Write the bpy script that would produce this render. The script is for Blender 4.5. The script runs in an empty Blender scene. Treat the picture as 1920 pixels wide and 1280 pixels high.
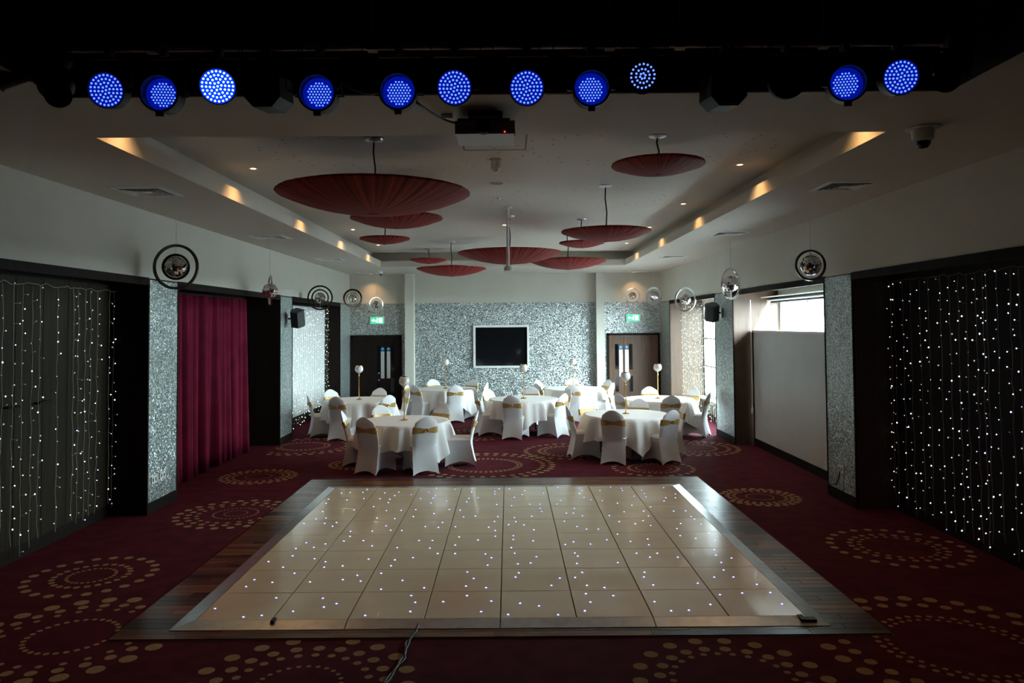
import bpy, math, random
from mathutils import Vector, Matrix, Euler
PI = math.pi
R = math.radians
sc = bpy.context.scene
col = sc.collection

# ------------------------------------------------------------------ camera
cd = bpy.data.cameras.new('camera')
cam = bpy.data.objects.new('camera', cd); col.objects.link(cam)
cd.sensor_width = 36.0
FPX = 1413.0
PITCH, ROLL = R(2.0), R(0.45)
cd.lens = FPX / 1920 * 36
cd.shift_x = (960 - 953) / 1920
cd.shift_y = -(640 - (609 - FPX * math.tan(PITCH))) / 1920
cam.matrix_world = Matrix.Translation((0, 0, 2.35)) @ Matrix.Rotation(PI / 2 + PITCH, 4, 'X') @ Matrix.Rotation(-ROLL, 4, 'Z')
cd.clip_end = 300
sc.camera = cam

# ------------------------------------------------------------------ sky, exposure, daylight portals
w = bpy.data.worlds.new('overcast_sky'); sc.world = w; w.use_nodes = True
bg = w.node_tree.nodes['Background']
bg.inputs['Color'].default_value = (0.72, 0.93, 1.0, 1)
bg.inputs['Strength'].default_value = 88.0
sc.view_settings.view_transform = 'Standard'
sc.view_settings.look = 'None'
sc.view_settings.exposure = 0.3
sc.view_settings.gamma = 1.0
sc.view_settings.use_curve_mapping = False
for (y0, y1, z0, z1) in ((10.45, 14.62, .6, 2.84), (16.0, 20.3, 0.45, 2.84)):
    ld = bpy.data.lights.new('window_portal', 'AREA'); ld.shape = 'RECTANGLE'
    ld.size = z1 - z0; ld.size_y = y1 - y0
    ld.cycles.is_portal = True
    lo = bpy.data.objects.new('window_portal', ld); col.objects.link(lo)
    lo.location = (5.42, (y0 + y1) / 2, (z0 + z1) / 2); lo.rotation_euler = (0, R(90), 0)

WARM = (1.0, 0.55, 0.22)
DOWN_W = 34.0
WASH_W = 26.0

# ------------------------------------------------------------------ materials
MATS = {}
def new_mat(name):
    m = bpy.data.materials.new(name); m.use_nodes = True
    nt = m.node_tree; b = nt.nodes['Principled BSDF']
    MATS[name] = m
    return m, nt, b
def rgba(c): return (c[0], c[1], c[2], 1)
def simple(name, c, rough=0.5, metal=0.0, noise=0.0, nscale=8.0, bump=0.0, bscale=60.0, coat=0.0, spec=None):
    m, nt, b = new_mat(name)
    b.inputs['Base Color'].default_value = rgba(c)
    b.inputs['Roughness'].default_value = rough
    b.inputs['Metallic'].default_value = metal
    if spec is not None: b.inputs['Specular IOR Level'].default_value = spec
    b.inputs['Coat Weight'].default_value = coat
    tc = nt.nodes.new('ShaderNodeTexCoord')
    n = nt.nodes.new('ShaderNodeTexNoise'); n.inputs['Scale'].default_value = nscale; n.inputs['Detail'].default_value = 4
    nt.links.new(tc.outputs['Object'], n.inputs['Vector'])
    r = nt.nodes.new('ShaderNodeValToRGB')
    r.color_ramp.elements[0].position = .3; r.color_ramp.elements[1].position = .7
    r.color_ramp.elements[0].color = rgba([q * (1 - noise) for q in c])
    r.color_ramp.elements[1].color = rgba([min(1, q * (1 + noise)) for q in c])
    nt.links.new(n.outputs['Fac'], r.inputs['Fac'])
    nt.links.new(r.outputs['Color'], b.inputs['Base Color'])
    if bump:
        n2 = nt.nodes.new('ShaderNodeTexNoise'); n2.inputs['Scale'].default_value = bscale; n2.inputs['Detail'].default_value = 3
        nt.links.new(tc.outputs['Object'], n2.inputs['Vector'])
        bp = nt.nodes.new('ShaderNodeBump'); bp.inputs['Strength'].default_value = bump; bp.inputs['Distance'].default_value = .01
        nt.links.new(n2.outputs['Fac'], bp.inputs['Height']); nt.links.new(bp.outputs['Normal'], b.inputs['Normal'])
    return m
def emit(name, c, s, base=None):
    m, nt, b = new_mat(name)
    b.inputs['Base Color'].default_value = rgba(base or c)
    b.inputs['Emission Color'].default_value = rgba(c)
    b.inputs['Emission Strength'].default_value = s
    return m
def wood(name, c1, c2, rough=.4, axis='Z', scale=3.0, rnd=0.0, coat=0.0):
    m, nt, b = new_mat(name)
    tc = nt.nodes.new('ShaderNodeTexCoord'); mp = nt.nodes.new('ShaderNodeMapping')
    s = {'X': (1, 14, 14), 'Y': (14, 1, 14), 'Z': (14, 14, 1)}[axis]
    mp.inputs['Scale'].default_value = s
    nt.links.new(tc.outputs['Object'], mp.inputs['Vector'])
    oi = nt.nodes.new('ShaderNodeObjectInfo')
    ad = nt.nodes.new('ShaderNodeVectorMath'); ad.operation = 'ADD'
    ml = nt.nodes.new('ShaderNodeMath'); ml.operation = 'MULTIPLY'; ml.inputs[1].default_value = 37.0
    nt.links.new(oi.outputs['Random'], ml.inputs[0]); nt.links.new(mp.outputs['Vector'], ad.inputs[0]); nt.links.new(ml.outputs[0], ad.inputs[1])
    n = nt.nodes.new('ShaderNodeTexNoise'); n.inputs['Scale'].default_value = scale; n.inputs['Detail'].default_value = 6; n.inputs['Distortion'].default_value = .6
    nt.links.new(ad.outputs['Vector'], n.inputs['Vector'])
    r = nt.nodes.new('ShaderNodeValToRGB'); r.color_ramp.elements[0].position = .3; r.color_ramp.elements[1].position = .72
    r.color_ramp.elements[0].color = rgba(c1); r.color_ramp.elements[1].color = rgba(c2)
    nt.links.new(n.outputs['Fac'], r.inputs['Fac'])
    if rnd:
        hs = nt.nodes.new('ShaderNodeHueSaturation')
        mr = nt.nodes.new('ShaderNodeMapRange'); mr.inputs['To Min'].default_value = 1 - rnd; mr.inputs['To Max'].default_value = 1 + rnd * 1.6
        nt.links.new(oi.outputs['Random'], mr.inputs['Value']); nt.links.new(mr.outputs['Result'], hs.inputs['Value'])
        nt.links.new(r.outputs['Color'], hs.inputs['Color']); nt.links.new(hs.outputs['Color'], b.inputs['Base Color'])
    else:
        nt.links.new(r.outputs['Color'], b.inputs['Base Color'])
    b.inputs['Roughness'].default_value = rough; b.inputs['Coat Weight'].default_value = coat
    b.inputs['Coat Roughness'].default_value = .08
    return m
def lerp_(a, b_, t): return a + (b_ - a) * t
def glitter(name, lo, hi, scale=78.0):
    m, nt, b = new_mat(name)
    tc = nt.nodes.new('ShaderNodeTexCoord')
    v = nt.nodes.new('ShaderNodeTexVoronoi'); v.inputs['Scale'].default_value = scale
    nt.links.new(tc.outputs['Object'], v.inputs['Vector'])
    sp = nt.nodes.new('ShaderNodeSeparateColor'); nt.links.new(v.outputs['Color'], sp.inputs['Color'])
    r = nt.nodes.new('ShaderNodeValToRGB')
    r.color_ramp.elements[0].position = .0; r.color_ramp.elements[0].color = rgba(lo)
    r.color_ramp.elements[1].position = .97; r.color_ramp.elements[1].color = rgba(hi)
    e = r.color_ramp.elements.new(.5); e.color = rgba([lerp_(lo[k], hi[k], .28) for k in range(3)])
    e = r.color_ramp.elements.new(.82); e.color = rgba([lerp_(lo[k], hi[k], .52) for k in range(3)])
    nt.links.new(sp.outputs['Red'], r.inputs['Fac']); nt.links.new(r.outputs['Color'], b.inputs['Base Color'])  # sparkle partly put into the colour: few bright cells among dim ones
    # every flake has its own tilt
    sub = nt.nodes.new('ShaderNodeVectorMath'); sub.operation = 'SUBTRACT'; sub.inputs[1].default_value = (.5, .5, .5)
    nt.links.new(v.outputs['Color'], sub.inputs[0])
    sca = nt.nodes.new('ShaderNodeVectorMath'); sca.operation = 'SCALE'; sca.inputs['Scale'].default_value = .7
    nt.links.new(sub.outputs['Vector'], sca.inputs[0])
    ge = nt.nodes.new('ShaderNodeNewGeometry')
    ad = nt.nodes.new('ShaderNodeVectorMath'); ad.operation = 'ADD'
    nt.links.new(ge.outputs['Normal'], ad.inputs[0]); nt.links.new(sca.outputs['Vector'], ad.inputs[1])
    no = nt.nodes.new('ShaderNodeVectorMath'); no.operation = 'NORMALIZE'
    nt.links.new(ad.outputs['Vector'], no.inputs[0]); nt.links.new(no.outputs['Vector'], b.inputs['Normal'])
    b.inputs['Metallic'].default_value = .55; b.inputs['Roughness'].default_value = .34
    return m
def crystal(name):
    m, nt, b = new_mat(name)
    tc = nt.nodes.new('ShaderNodeTexCoord')
    v = nt.nodes.new('ShaderNodeTexVoronoi'); v.inputs['Scale'].default_value = 70
    nt.links.new(tc.outputs['Object'], v.inputs['Vector'])
    r = nt.nodes.new('ShaderNodeValToRGB'); r.color_ramp.elements[0].color = (.97, .96, .93, 1); r.color_ramp.elements[1].color = (.6, .58, .53, 1)
    r.color_ramp.elements[1].position = .75
    nt.links.new(v.outputs['Distance'], r.inputs['Fac']); nt.links.new(r.outputs['Color'], b.inputs['Base Color'])
    bp = nt.nodes.new('ShaderNodeBump'); bp.inputs['Strength'].default_value = .8; bp.inputs['Distance'].default_value = .01
    nt.links.new(v.outputs['Distance'], bp.inputs['Height']); nt.links.new(bp.outputs['Normal'], b.inputs['Normal'])
    b.inputs['Roughness'].default_value = .12; b.inputs['Coat Weight'].default_value = .5
    return m
def pleated(name, c1, c2):
    """fabric gathered towards the hub of a round shade: stripes by angle"""
    m, nt, b = new_mat(name)
    tc = nt.nodes.new('ShaderNodeTexCoord'); sx = nt.nodes.new('ShaderNodeSeparateXYZ'); nt.links.new(tc.outputs['Object'], sx.inputs['Vector'])
    at = nt.nodes.new('ShaderNodeMath'); at.operation = 'ARCTAN2'
    nt.links.new(sx.outputs['Y'], at.inputs[0]); nt.links.new(sx.outputs['X'], at.inputs[1])
    ml = nt.nodes.new('ShaderNodeMath'); ml.operation = 'MULTIPLY'; ml.inputs[1].default_value = 9
    nt.links.new(at.outputs[0], ml.inputs[0])
    cb = nt.nodes.new('ShaderNodeCombineXYZ'); nt.links.new(ml.outputs[0], cb.inputs['X'])
    n = nt.nodes.new('ShaderNodeTexNoise'); n.inputs['Scale'].default_value = 1.6; n.inputs['Detail'].default_value = 5
    nt.links.new(cb.outputs['Vector'], n.inputs['Vector'])
    r = nt.nodes.new('ShaderNodeValToRGB'); r.color_ramp.elements[0].position = .32; r.color_ramp.elements[1].position = .68
    r.color_ramp.elements[0].color = rgba(c1); r.color_ramp.elements[1].color = rgba(c2)
    nt.links.new(n.outputs['Fac'], r.inputs['Fac']); nt.links.new(r.outputs['Color'], b.inputs['Base Color'])
    bp = nt.nodes.new('ShaderNodeBump'); bp.inputs['Strength'].default_value = .6; bp.inputs['Distance'].default_value = .03
    nt.links.new(n.outputs['Fac'], bp.inputs['Height']); nt.links.new(bp.outputs['Normal'], b.inputs['Normal'])
    b.inputs['Roughness'].default_value = .6; b.inputs['Specular IOR Level'].default_value = .15
    return m

simple('carpet', (.080, .008, .0165), .95, noise=.25, nscale=5, bump=.5, bscale=300, spec=.1)
simple('carpet_dot', (.34, .22, .115), .95, noise=.15, nscale=30, bump=.5, bscale=300, spec=.1)
simple('paint', (.61, .59, .505), .75, noise=.02, nscale=2, bump=.05, bscale=120)
simple('ceiling_paint', (.64, .59, .505), .8, noise=.02, nscale=1.5)
simple('stage_black', (.012, .010, .010), .85, noise=.2)
simple('stage_maroon', (.03, .011, .011), .8, noise=.3)
wood('walnut', (.040, .016, .0045), (.075, .034, .0105), .5, 'Z', 2.0)
wood('dark_wood', (.010, .006, .005), (.020, .013, .010), .65, 'Z', 2.0)
MATS['dark_wood'].node_tree.nodes['Principled BSDF'].inputs['Specular IOR Level'].default_value = .08
wood('door_wood', (.060, .026, .011), (.135, .064, .029), .5, 'Z', 1.6)
wood('panel_wood', (.022, .018, .011), (.036, .029, .019), .6, 'Z', 1.2)
MATS['panel_wood'].node_tree.nodes['Principled BSDF'].inputs['Specular IOR Level'].default_value = .06
wood('strip_wood', (.030, .010, .004), (.15, .060, .024), .28, 'X', 1.6, rnd=.7, coat=.0)
MATS['strip_wood'].node_tree.nodes['Principled BSDF'].inputs['Specular IOR Level'].default_value = .3
glitter('glitter', (.075, .112, .106), (.94, 1.0, .97))
simple('velvet', (.115, .007, .023), .8, noise=.25, nscale=3, bump=.2, bscale=90, spec=.05)
simple('sheer', (.72, .74, .72), .8, noise=.05)
simple('white_cover', (.80, .80, .80), .75, noise=.03, nscale=4, bump=.06, bscale=40)
simple('cloth', (.82, .81, .79), .8, noise=.03, nscale=4, bump=.06, bscale=60)
simple('sash_gold', (.52, .33, .12), .38, .25, noise=.15, nscale=20, bump=.2, bscale=60)
simple('gold', (.75, .50, .20), .22, 1.0)
simple('silver', (.78, .80, .80), .18, 1.0)
simple('alu', (.62, .63, .63), .33, .9, noise=.1, nscale=12)
simple('brushed', (.72, .73, .72), .35, .8)
simple('black_metal', (.010, .010, .011), .5, noise=.2, spec=.15)
simple('pipe_metal', (.55, .50, .50), .5, .2)
simple('black_plastic', (.012, .012, .013), .5, noise=.2)
simple('silver_shaded', (.10, .085, .075), .25, .9)  # silver rings again, their dark reflections put into the colour
simple('mirror', (.80, .80, .78), .08, 1.0)
simple('white_plastic', (.78, .78, .75), .4)
simple('tile', (.76, .625, .43), .15, noise=.05, nscale=2.5, coat=.35)
simple('seam', (.03, .025, .02), .7)
simple('screen_glass', (.006, .006, .007), .08, spec=.6)
simple('board_white', (.62, .62, .60), .5, noise=.05, nscale=1.5)
simple('slate', (.10, .10, .10), .8, noise=.3)
simple('cable', (.010, .010, .011), .45)
simple('wire', (.30, .28, .20), .6)
simple('hatch_line', (.2, .19, .17), .8)
simple('grey_metal', (.22, .21, .21), .5, .5)
simple('blue_sign', (.02, .28, .62), .4)
pleated('shade_fabric', (.055, .006, .005), (.52, .052, .038))
crystal('crystal')
emit('bulb', (.80, .88, 1.0), 2.6)
emit('bulb_dim', (.80, .86, .9), .5)
emit('bulb_blue', (.45, .55, 1.0), 3.0)
emit('bulb_warm', (1.0, .97, .90), 2.6)
emit('floor_led', (.85, .90, 1.0), 7.0)
emit('floor_led_rim', (.10, .16, 1.0), 2.2)
emit('par_led', (.085, .17, 1.0), 2.2)
emit('par_led_hot', (.28, .50, 1.0), 4.0)
emit('par_lens', (.0, .012, .60), .36, (.01, .02, .2))
emit('par_lens_hot', (.0, .03, .9), 1.3, (.01, .02, .2))
emit('lamp_warm', (1.0, .72, .38), 7.0)
emit('led_red', (1.0, .03, .02), 5.0)
emit('sign_green', (.04, .55, .30), .75)
emit('sign_white', (.75, 1.0, .88), 1.3)
def glass(name, tint):
  m, nt, b = new_mat(name)
  tr = nt.nodes.new('ShaderNodeBsdfTransparent'); gl = nt.nodes.new('ShaderNodeBsdfGlossy'); gl.inputs['Roughness'].default_value = .02
  lw = nt.nodes.new('ShaderNodeLayerWeight'); lw.inputs['Blend'].default_value = .5
  pw = nt.nodes.new('ShaderNodeMath'); pw.operation = 'POWER'; pw.inputs[1].default_value = 5
  fr = nt.nodes.new('ShaderNodeMath'); fr.operation = 'MULTIPLY_ADD'; fr.inputs[1].default_value = .8; fr.inputs[2].default_value = .03
  nt.links.new(lw.outputs['Facing'], pw.inputs[0]); nt.links.new(pw.outputs[0], fr.inputs[0])
  mx = nt.nodes.new('ShaderNodeMixShader')
  nt.links.new(fr.outputs[0], mx.inputs[0]); nt.links.new(tr.outputs[0], mx.inputs[1]); nt.links.new(gl.outputs[0], mx.inputs[2])
  nt.links.new(mx.outputs[0], nt.nodes['Material Output'].inputs['Surface'])
  tr.inputs['Color'].default_value = rgba(tint)
glass('glass', (1, 1, 1))
glass('glass_dimmed', (.66, .67, .67))  # added tint, cuts daylight so the back right does not wash out
simple('tarmac', (.12, .12, .125), .9, noise=.2)
simple('brick_far', (.38, .22, .17), .9, noise=.15, nscale=6)
simple('render_far', (.34, .40, .42), .9, noise=.05)
simple('roof_far', (.12, .16, .2), .8, noise=.1)
simple('leaf', (.06, .10, .035), .8, noise=.5, nscale=3)

# ------------------------------------------------------------------ mesh builder
class MB:
    def __init__(s): s.v = []; s.f = []; s.m = []
    def add(s, vs, fs, mi=0):
        o = len(s.v); s.v += [tuple(q) for q in vs]; s.f += [[i + o for i in f] for f in fs]; s.m += [mi] * len(fs); return s
    def box(s, x0, x1, y0, y1, z0, z1, mi=0):
        return s.add([(x0, y0, z0), (x1, y0, z0), (x1, y1, z0), (x0, y1, z0), (x0, y0, z1), (x1, y0, z1), (x1, y1, z1), (x0, y1, z1)],
                     [(0, 3, 2, 1), (4, 5, 6, 7), (0, 1, 5, 4), (1, 2, 6, 5), (2, 3, 7, 6), (3, 0, 4, 7)], mi)
    def bbox(s, x0, x1, y0, y1, z0, z1, b=.003, mi=0):
        """box with chamfered top edges (z1 side)"""
        vs = [(x0, y0, z0), (x1, y0, z0), (x1, y1, z0), (x0, y1, z0), (x0, y0, z1 - b), (x1, y0, z1 - b), (x1, y1, z1 - b), (x0, y1, z1 - b),
              (x0 + b, y0 + b, z1), (x1 - b, y0 + b, z1), (x1 - b, y1 - b, z1), (x0 + b, y1 - b, z1)]
        fs = [(0, 3, 2, 1), (8, 9, 10, 11)]
        for i in range(4):
            j = (i + 1) % 4
            fs += [(i, j, j + 4, i + 4), (i + 4, j + 4, j + 8, i + 8)]
        return s.add(vs, fs, mi)
    def cyl(s, p0, p1, r0, r1=None, n=16, mi=0, caps=True):
        r1 = r0 if r1 is None else r1
        p0 = Vector(p0); p1 = Vector(p1); d = (p1 - p0).normalized()
        u = d.orthogonal().normalized(); v = d.cross(u)
        vs = []
        for p, r in ((p0, r0), (p1, r1)):
            for i in range(n):
                a = 2 * PI * i / n; vs.append(p + u * (r * math.cos(a)) + v * (r * math.sin(a)))
        fs = [(i, (i + 1) % n, n + (i + 1) % n, n + i) for i in range(n)]
        if caps: fs += [tuple(range(n - 1, -1, -1)), tuple(range(n, 2 * n))]
        return s.add(vs, fs, mi)
    def lathe(s, prof, n=32, c=(0, 0, 0), mi=0, closed=False):
        """prof: (r,z) list about Z"""
        vs = []; k = len(prof)
        for (r, z) in prof:
            for i in range(n):
                a = 2 * PI * i / n; vs.append((c[0] + r * math.cos(a), c[1] + r * math.sin(a), c[2] + z))
        fs = []
        for j in range(k if closed else k - 1):
            jn = (j + 1) % k
            for i in range(n):
                fs.append((j * n + i, j * n + (i + 1) % n, jn * n + (i + 1) % n, jn * n + i))
        return s.add(vs, fs, mi)
    def tube(s, pts, r, n=6, mi=0):
        pts = [Vector(p) for p in pts]; vs = []; k = len(pts); u = None
        for i, p in enumerate(pts):
            d = (pts[min(i + 1, k - 1)] - pts[max(i - 1, 0)]).normalized()
            if u is None: u = d.orthogonal().normalized()
            u = (u - d * u.dot(d)).normalized(); v = d.cross(u)
            for j in range(n):
                a = 2 * PI * j / n; vs.append(p + u * (r * math.cos(a)) + v * (r * math.sin(a)))
        fs = [(i * n + j, i * n + (j + 1) % n, (i + 1) * n + (j + 1) % n, (i + 1) * n + j) for i in range(k - 1) for j in range(n)]
        fs += [tuple(range(n - 1, -1, -1)), tuple(range((k - 1) * n, k * n))]
        return s.add(vs, fs, mi)
    def grid(s, fn, nu, nv, closed=False, mi=0):
        vs = [fn(i / nu, j / nv) for j in range(nv + 1) for i in range(nu if closed else nu + 1)]
        wd = nu if closed else nu + 1
        fs = [(j * wd + i, j * wd + (i + 1) % wd, (j + 1) * wd + (i + 1) % wd, (j + 1) * wd + i) for j in range(nv) for i in range(nu)]
        return s.add(vs, fs, mi)
    def prism(s, pts, a0, a1, axis='Y', mi=0):
        n = len(pts)
        def P(p, a): return {'Y': (p[0], a, p[1]), 'X': (a, p[0], p[1]), 'Z': (p[0], p[1], a)}[axis]
        vs = [P(p, a0) for p in pts] + [P(p, a1) for p in pts]
        fs = [(i, (i + 1) % n, n + (i + 1) % n, n + i) for i in range(n)] + [tuple(range(n - 1, -1, -1)), tuple(range(n, 2 * n))]
        return s.add(vs, fs, mi)
    def disc(s, c, r, n=10, axis='Z', mi=0, ry=None):
        ry = ry or r
        vs = []
        for i in range(n):
            a = 2 * PI * i / n; q, t = r * math.cos(a), ry * math.sin(a)
            vs.append({'Z': (c[0] + q, c[1] + t, c[2]), 'Y': (c[0] + q, c[1], c[2] + t), 'X': (c[0], c[1] + q, c[2] + t)}[axis])
        return s.add(vs, [tuple(range(n))], mi)
    def octa(s, c, r, mi=0):
        x, y, z = c
        return s.add([(x + r, y, z), (x - r, y, z), (x, y + r, z), (x, y - r, z), (x, y, z + r), (x, y, z - r)],
                     [(0, 2, 4), (2, 1, 4), (1, 3, 4), (3, 0, 4), (2, 0, 5), (1, 2, 5), (3, 1, 5), (0, 3, 5)], mi)
    def mesh(s, name, mats, smooth=False, angle=None):
        me = bpy.data.meshes.new(name); me.from_pydata(s.v, [], s.f)
        if isinstance(mats, str): mats = [mats]
        for q in mats: me.materials.append(MATS[q])
        for i, p in enumerate(me.polygons): p.material_index = s.m[i]
        me.update()
        import bmesh
        bm = bmesh.new(); bm.from_mesh(me); bmesh.ops.recalc_face_normals(bm, faces=bm.faces); bm.to_mesh(me); bm.free()
        if smooth:
            me.polygons.foreach_set('use_smooth', [True] * len(me.polygons))
            if angle: me.set_sharp_from_angle(angle=R(angle))
        return me
    def build(s, name, mats, parent=None, smooth=False, angle=None):
        return link(name, s.mesh(name, mats, smooth, angle), parent)
def link(name, me, parent=None):
    o = bpy.data.objects.new(name, me); col.objects.link(o)
    if parent: o.parent = parent
    return o
def tag(o, label, cat=None, group=None, kind=None):
    if label: o['label'] = label
    if cat: o['category'] = cat
    if group: o['group'] = group
    if kind: o['kind'] = kind
    return o
def empty(name, loc=(0, 0, 0), rz=0):
    o = bpy.data.objects.new(name, None); col.objects.link(o); o.location = loc; o.rotation_euler = (0, 0, rz); o.empty_display_size = .1
    return o
def copy_tree(o, parent=None):
    c = o.copy(); col.objects.link(c); c.parent = parent
    for ch in list(o.children): copy_tree(ch, c)
    return c
def struct(o, label): return tag(o, label, None, None, 'structure')

# ------------------------------------------------------------------ room dimensions
XL, XR, YB, S, ZC, ZA = -4.57, 4.38, 21.7, 3.83, 4.2, 2.98
LL, LR, CY0, CY1 = -3.2, 2.95, 5.82, 18.88     # coffer lip
PIERS_L = ((9.53, 10.4), (15.03, 15.9), (20.4, 21.7))
PIERS_R = ((9.55, 10.42), (14.65, 15.95), (20.4, 21.7))
Y0 = -3.0

# floor
floor = MB().box(-5.6, 5.7, Y0 - .2, YB + .2, -.12, 0).build('floor', 'carpet')
struct(floor, 'burgundy carpet with rings of tan dots')
dots = MB()
circles = [  # x, y, [(ring radius, dot count, dot radius)]
    (-3.98, 7.25, [(.55, 22, .045), (.33, 24, .030), (.21, 26, .018)]),
    (-3.36, 5.85, [(.76, 22, .062), (.63, 24, .042), (.53, 22, .026), (.32, 30, .022)]),
    (-3.46, 9.60, [(.70, 24, .048), (.57, 24, .040), (.46, 22, .030), (.27, 32, .016), (.14, 22, .011)]),
    (-3.95, 11.94, [(.56, 26, .042), (.47, 26, .036), (.38, 24, .028), (.20, 28, .012)]),
    (-4.05, 14.9, [(1.0, 32, .055), (.84, 32, .042), (.50, 36, .028), (.42, 34, .02)]),
    (3.38, 10.28, [(.50, 26, .042), (.42, 26, .036), (.34, 24, .028), (.18, 40, .010)]),
    (4.05, 7.96, [(.66, 24, .044), (.46, 24, .034), (.37, 22, .026)]),
    (-1.40, 5.02, [(.72, 20, .056), (.57, 22, .044), (.46, 24, .030), (.28, 26, .018)]),
    (1.47, 5.05, [(.62, 18, .052), (.48, 20, .042), (.40, 24, .024)]),
    (3.25, 5.55, [(.95, 30, .056), (.80, 30, .044), (.55, 40, .024), (.48, 40, .02)]),
    (-.42, 12.75, [(1.14, 40, .055), (.98, 38, .045), (.62, 46, .026), (.56, 44, .026)]),
    (2.34, 12.36, [(.64, 24, .045), (.40, 28, .030), (.28, 28, .018)]),
    (1.15, 14.1, [(.85, 30, .05), (.60, 30, .04), (.50, 32, .026)]),
    (3.45, 14.35, [(.85, 30, .055), (.68, 30, .045), (.45, 30, .03)]),
    (-2.55, 12.95, [(.50, 24, .04), (.40, 24, .03), (.28, 22, .02)]),
    (-.75, 16.3, [(.80, 30, .05), (.62, 30, .04), (.45, 30, .03)]),
    (1.75, 16.8, [(.80, 30, .05), (.62, 30, .04), (.45, 30, .03)]),
    (.0, 20.2, [(.80, 30, .05), (.62, 30, .04), (.45, 30, .03)]),
    (-2.6, 18.0, [(.70, 28, .05), (.52, 28, .04)]),
]
for (cx, cy, rings) in circles:
    for k, (rr, n, dr) in enumerate(rings):
        for i in range(n):
            a = 2 * PI * (i + .5 * (k % 2)) / n
            x, y = cx + rr * math.cos(a), cy + rr * math.sin(a)
            if -3.05 < x < 2.9 and 5.73 < y < 11.72: continue
            if y > 9.4 and (x < XL + .05 or x > XR - .05) or x < -4.98 or x > 4.8: continue
            dots.disc((x, y, .0015), dr, 12)
d = dots.build('carpet_dots', 'carpet_dot', floor); d['kind'] = 'stuff'

# walls ------------------------------------------------------------------
def side_wall(name, sgn, X, piers, backs, label):
    def bx(mb, xa, xb, *r):
        a, b2 = sgn * xa, sgn * xb; mb.box(min(a, b2), max(a, b2), *r)
    aX = abs(X)
    up = MB(); bx(up, aX, aX + 1.2, Y0, YB, ZA, S)
    wall = up.build(name, 'paint'); struct(wall, label)
    near = MB(); bx(near, aX, aX + 1.0, Y0, 4.0, 0, ZA); near.build('wall_panel', 'dark_wood', wall)
    for (a, b2) in piers:
        p = MB(); bx(p, aX, aX + 1.0, a, b2, 0, ZA); p.build('pier', 'walnut' if sgn > 0 else 'dark_wood', wall)
        g = MB(); bx(g, aX - .014, aX, a + .03, b2 - (.03 if b2 < 21 else .0), .14, ZA - .02); g.build('glitter_panel', 'glitter', wall)
        k = MB(); bx(k, aX - .022, aX, a, b2, 0, .14); k.build('skirting', 'dark_wood', wall)
        for e in (a, b2):
            if e > 21: continue
            t = MB(); bx(t, aX - .02, aX, e - .03 if e == b2 else e, e if e == b2 else e + .03, .14, ZA); t.build('edge_strip', 'dark_wood', wall)
    edges = [4.0] + [q for pr_ in piers for q in pr_][:-1]
    for i, bX in enumerate(backs):
        a, b2 = edges[2 * i], edges[2 * i + 1]
        t = MB(); bx(t, aX - .02, aX + .02, a, b2, ZA - .09, ZA + .005); t.build('alcove_head_trim', 'dark_wood', wall)
        if bX is None: continue
        q = MB(); bx(q, bX, bX + .1, a, b2, 0, ZA); q.build('alcove_back', 'dark_wood', wall)
        k = MB(); bx(k, bX - .02, bX, a, b2, 0, .14); k.build('skirting', 'dark_wood', wall)
    return wall
wall_l = side_wall('wall_left', -1, XL, PIERS_L, (5.04, 5.24, 5.2), 'cream upper wall over dark alcoves and silver glitter piers, curtain side')
wall_r = side_wall('wall_right', 1, XR, PIERS_R, (4.86, None, None), 'cream upper wall over window alcoves and silver glitter piers, window side')
# timber boarding at the back of the near left alcove
yy = 4.0
while yy < 9.4:
    wd = min(.46, 9.5 - yy)
    MB().box(-5.04, -5.022, yy + .004, yy + wd - .004, .14, ZA - .09).build('panel', 'panel_wood', wall_l); yy += wd
hd = MB().tube([(-5.02, 8.0, 1.56), (-4.97, 8.0, 1.56), (-4.97, 8.22, 1.57)], .012, 6)
hd.tube([(-5.02, 7.7, 1.56), (-4.97, 7.7, 1.56), (-4.97, 7.5, 1.57)], .012, 6)
hd.build('door_handle', 'black_metal', wall_l)
# alcove timber wall below and outer walls at the window bays
ow = MB()
ow.box(5.25, 5.38, 10.42, 14.65, 0, .55)                       # below window 1
ow.box(5.25, 5.38, 10.42, 14.65, 2.86, ZA)
ow.box(5.25, 5.38, 15.95, 20.4, 0, .42)
ow.box(5.25, 5.38, 15.95, 20.4, 2.86, ZA)
ow.build('window_wall', 'paint', wall_r)

# back wall
wall_b = MB().box(-5.6, 5.7, YB, YB + .2, 0, S + .5).build('wall_back', 'paint'); struct(wall_b, 'back wall, white above a silver glitter dado')
for (a, b2) in ((XL, -2.94), (-2.69, 2.5), (2.73, XR)):
    MB().box(a, b2, YB - .014, YB, .0, 2.99).build('glitter_panel', 'glitter', wall_b)
for (a, b2) in ((-2.94, -2.69), (2.5, 2.73)):
    MB().box(a, b2, YB - .3, YB, 0, S).build('pilaster', 'paint', wall_b)
MB().box(-2.69, 2.5, YB - .03, YB - .014, 0, .14).build('skirting', 'dark_wood', wall_b)
# wall behind the stage with black drape
wall_f = MB().box(-5.6, 5.7, Y0 - .2, Y0, 0, 5.2).build('wall_front', 'stage_black'); struct(wall_f, 'black wall behind the stage')

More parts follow.
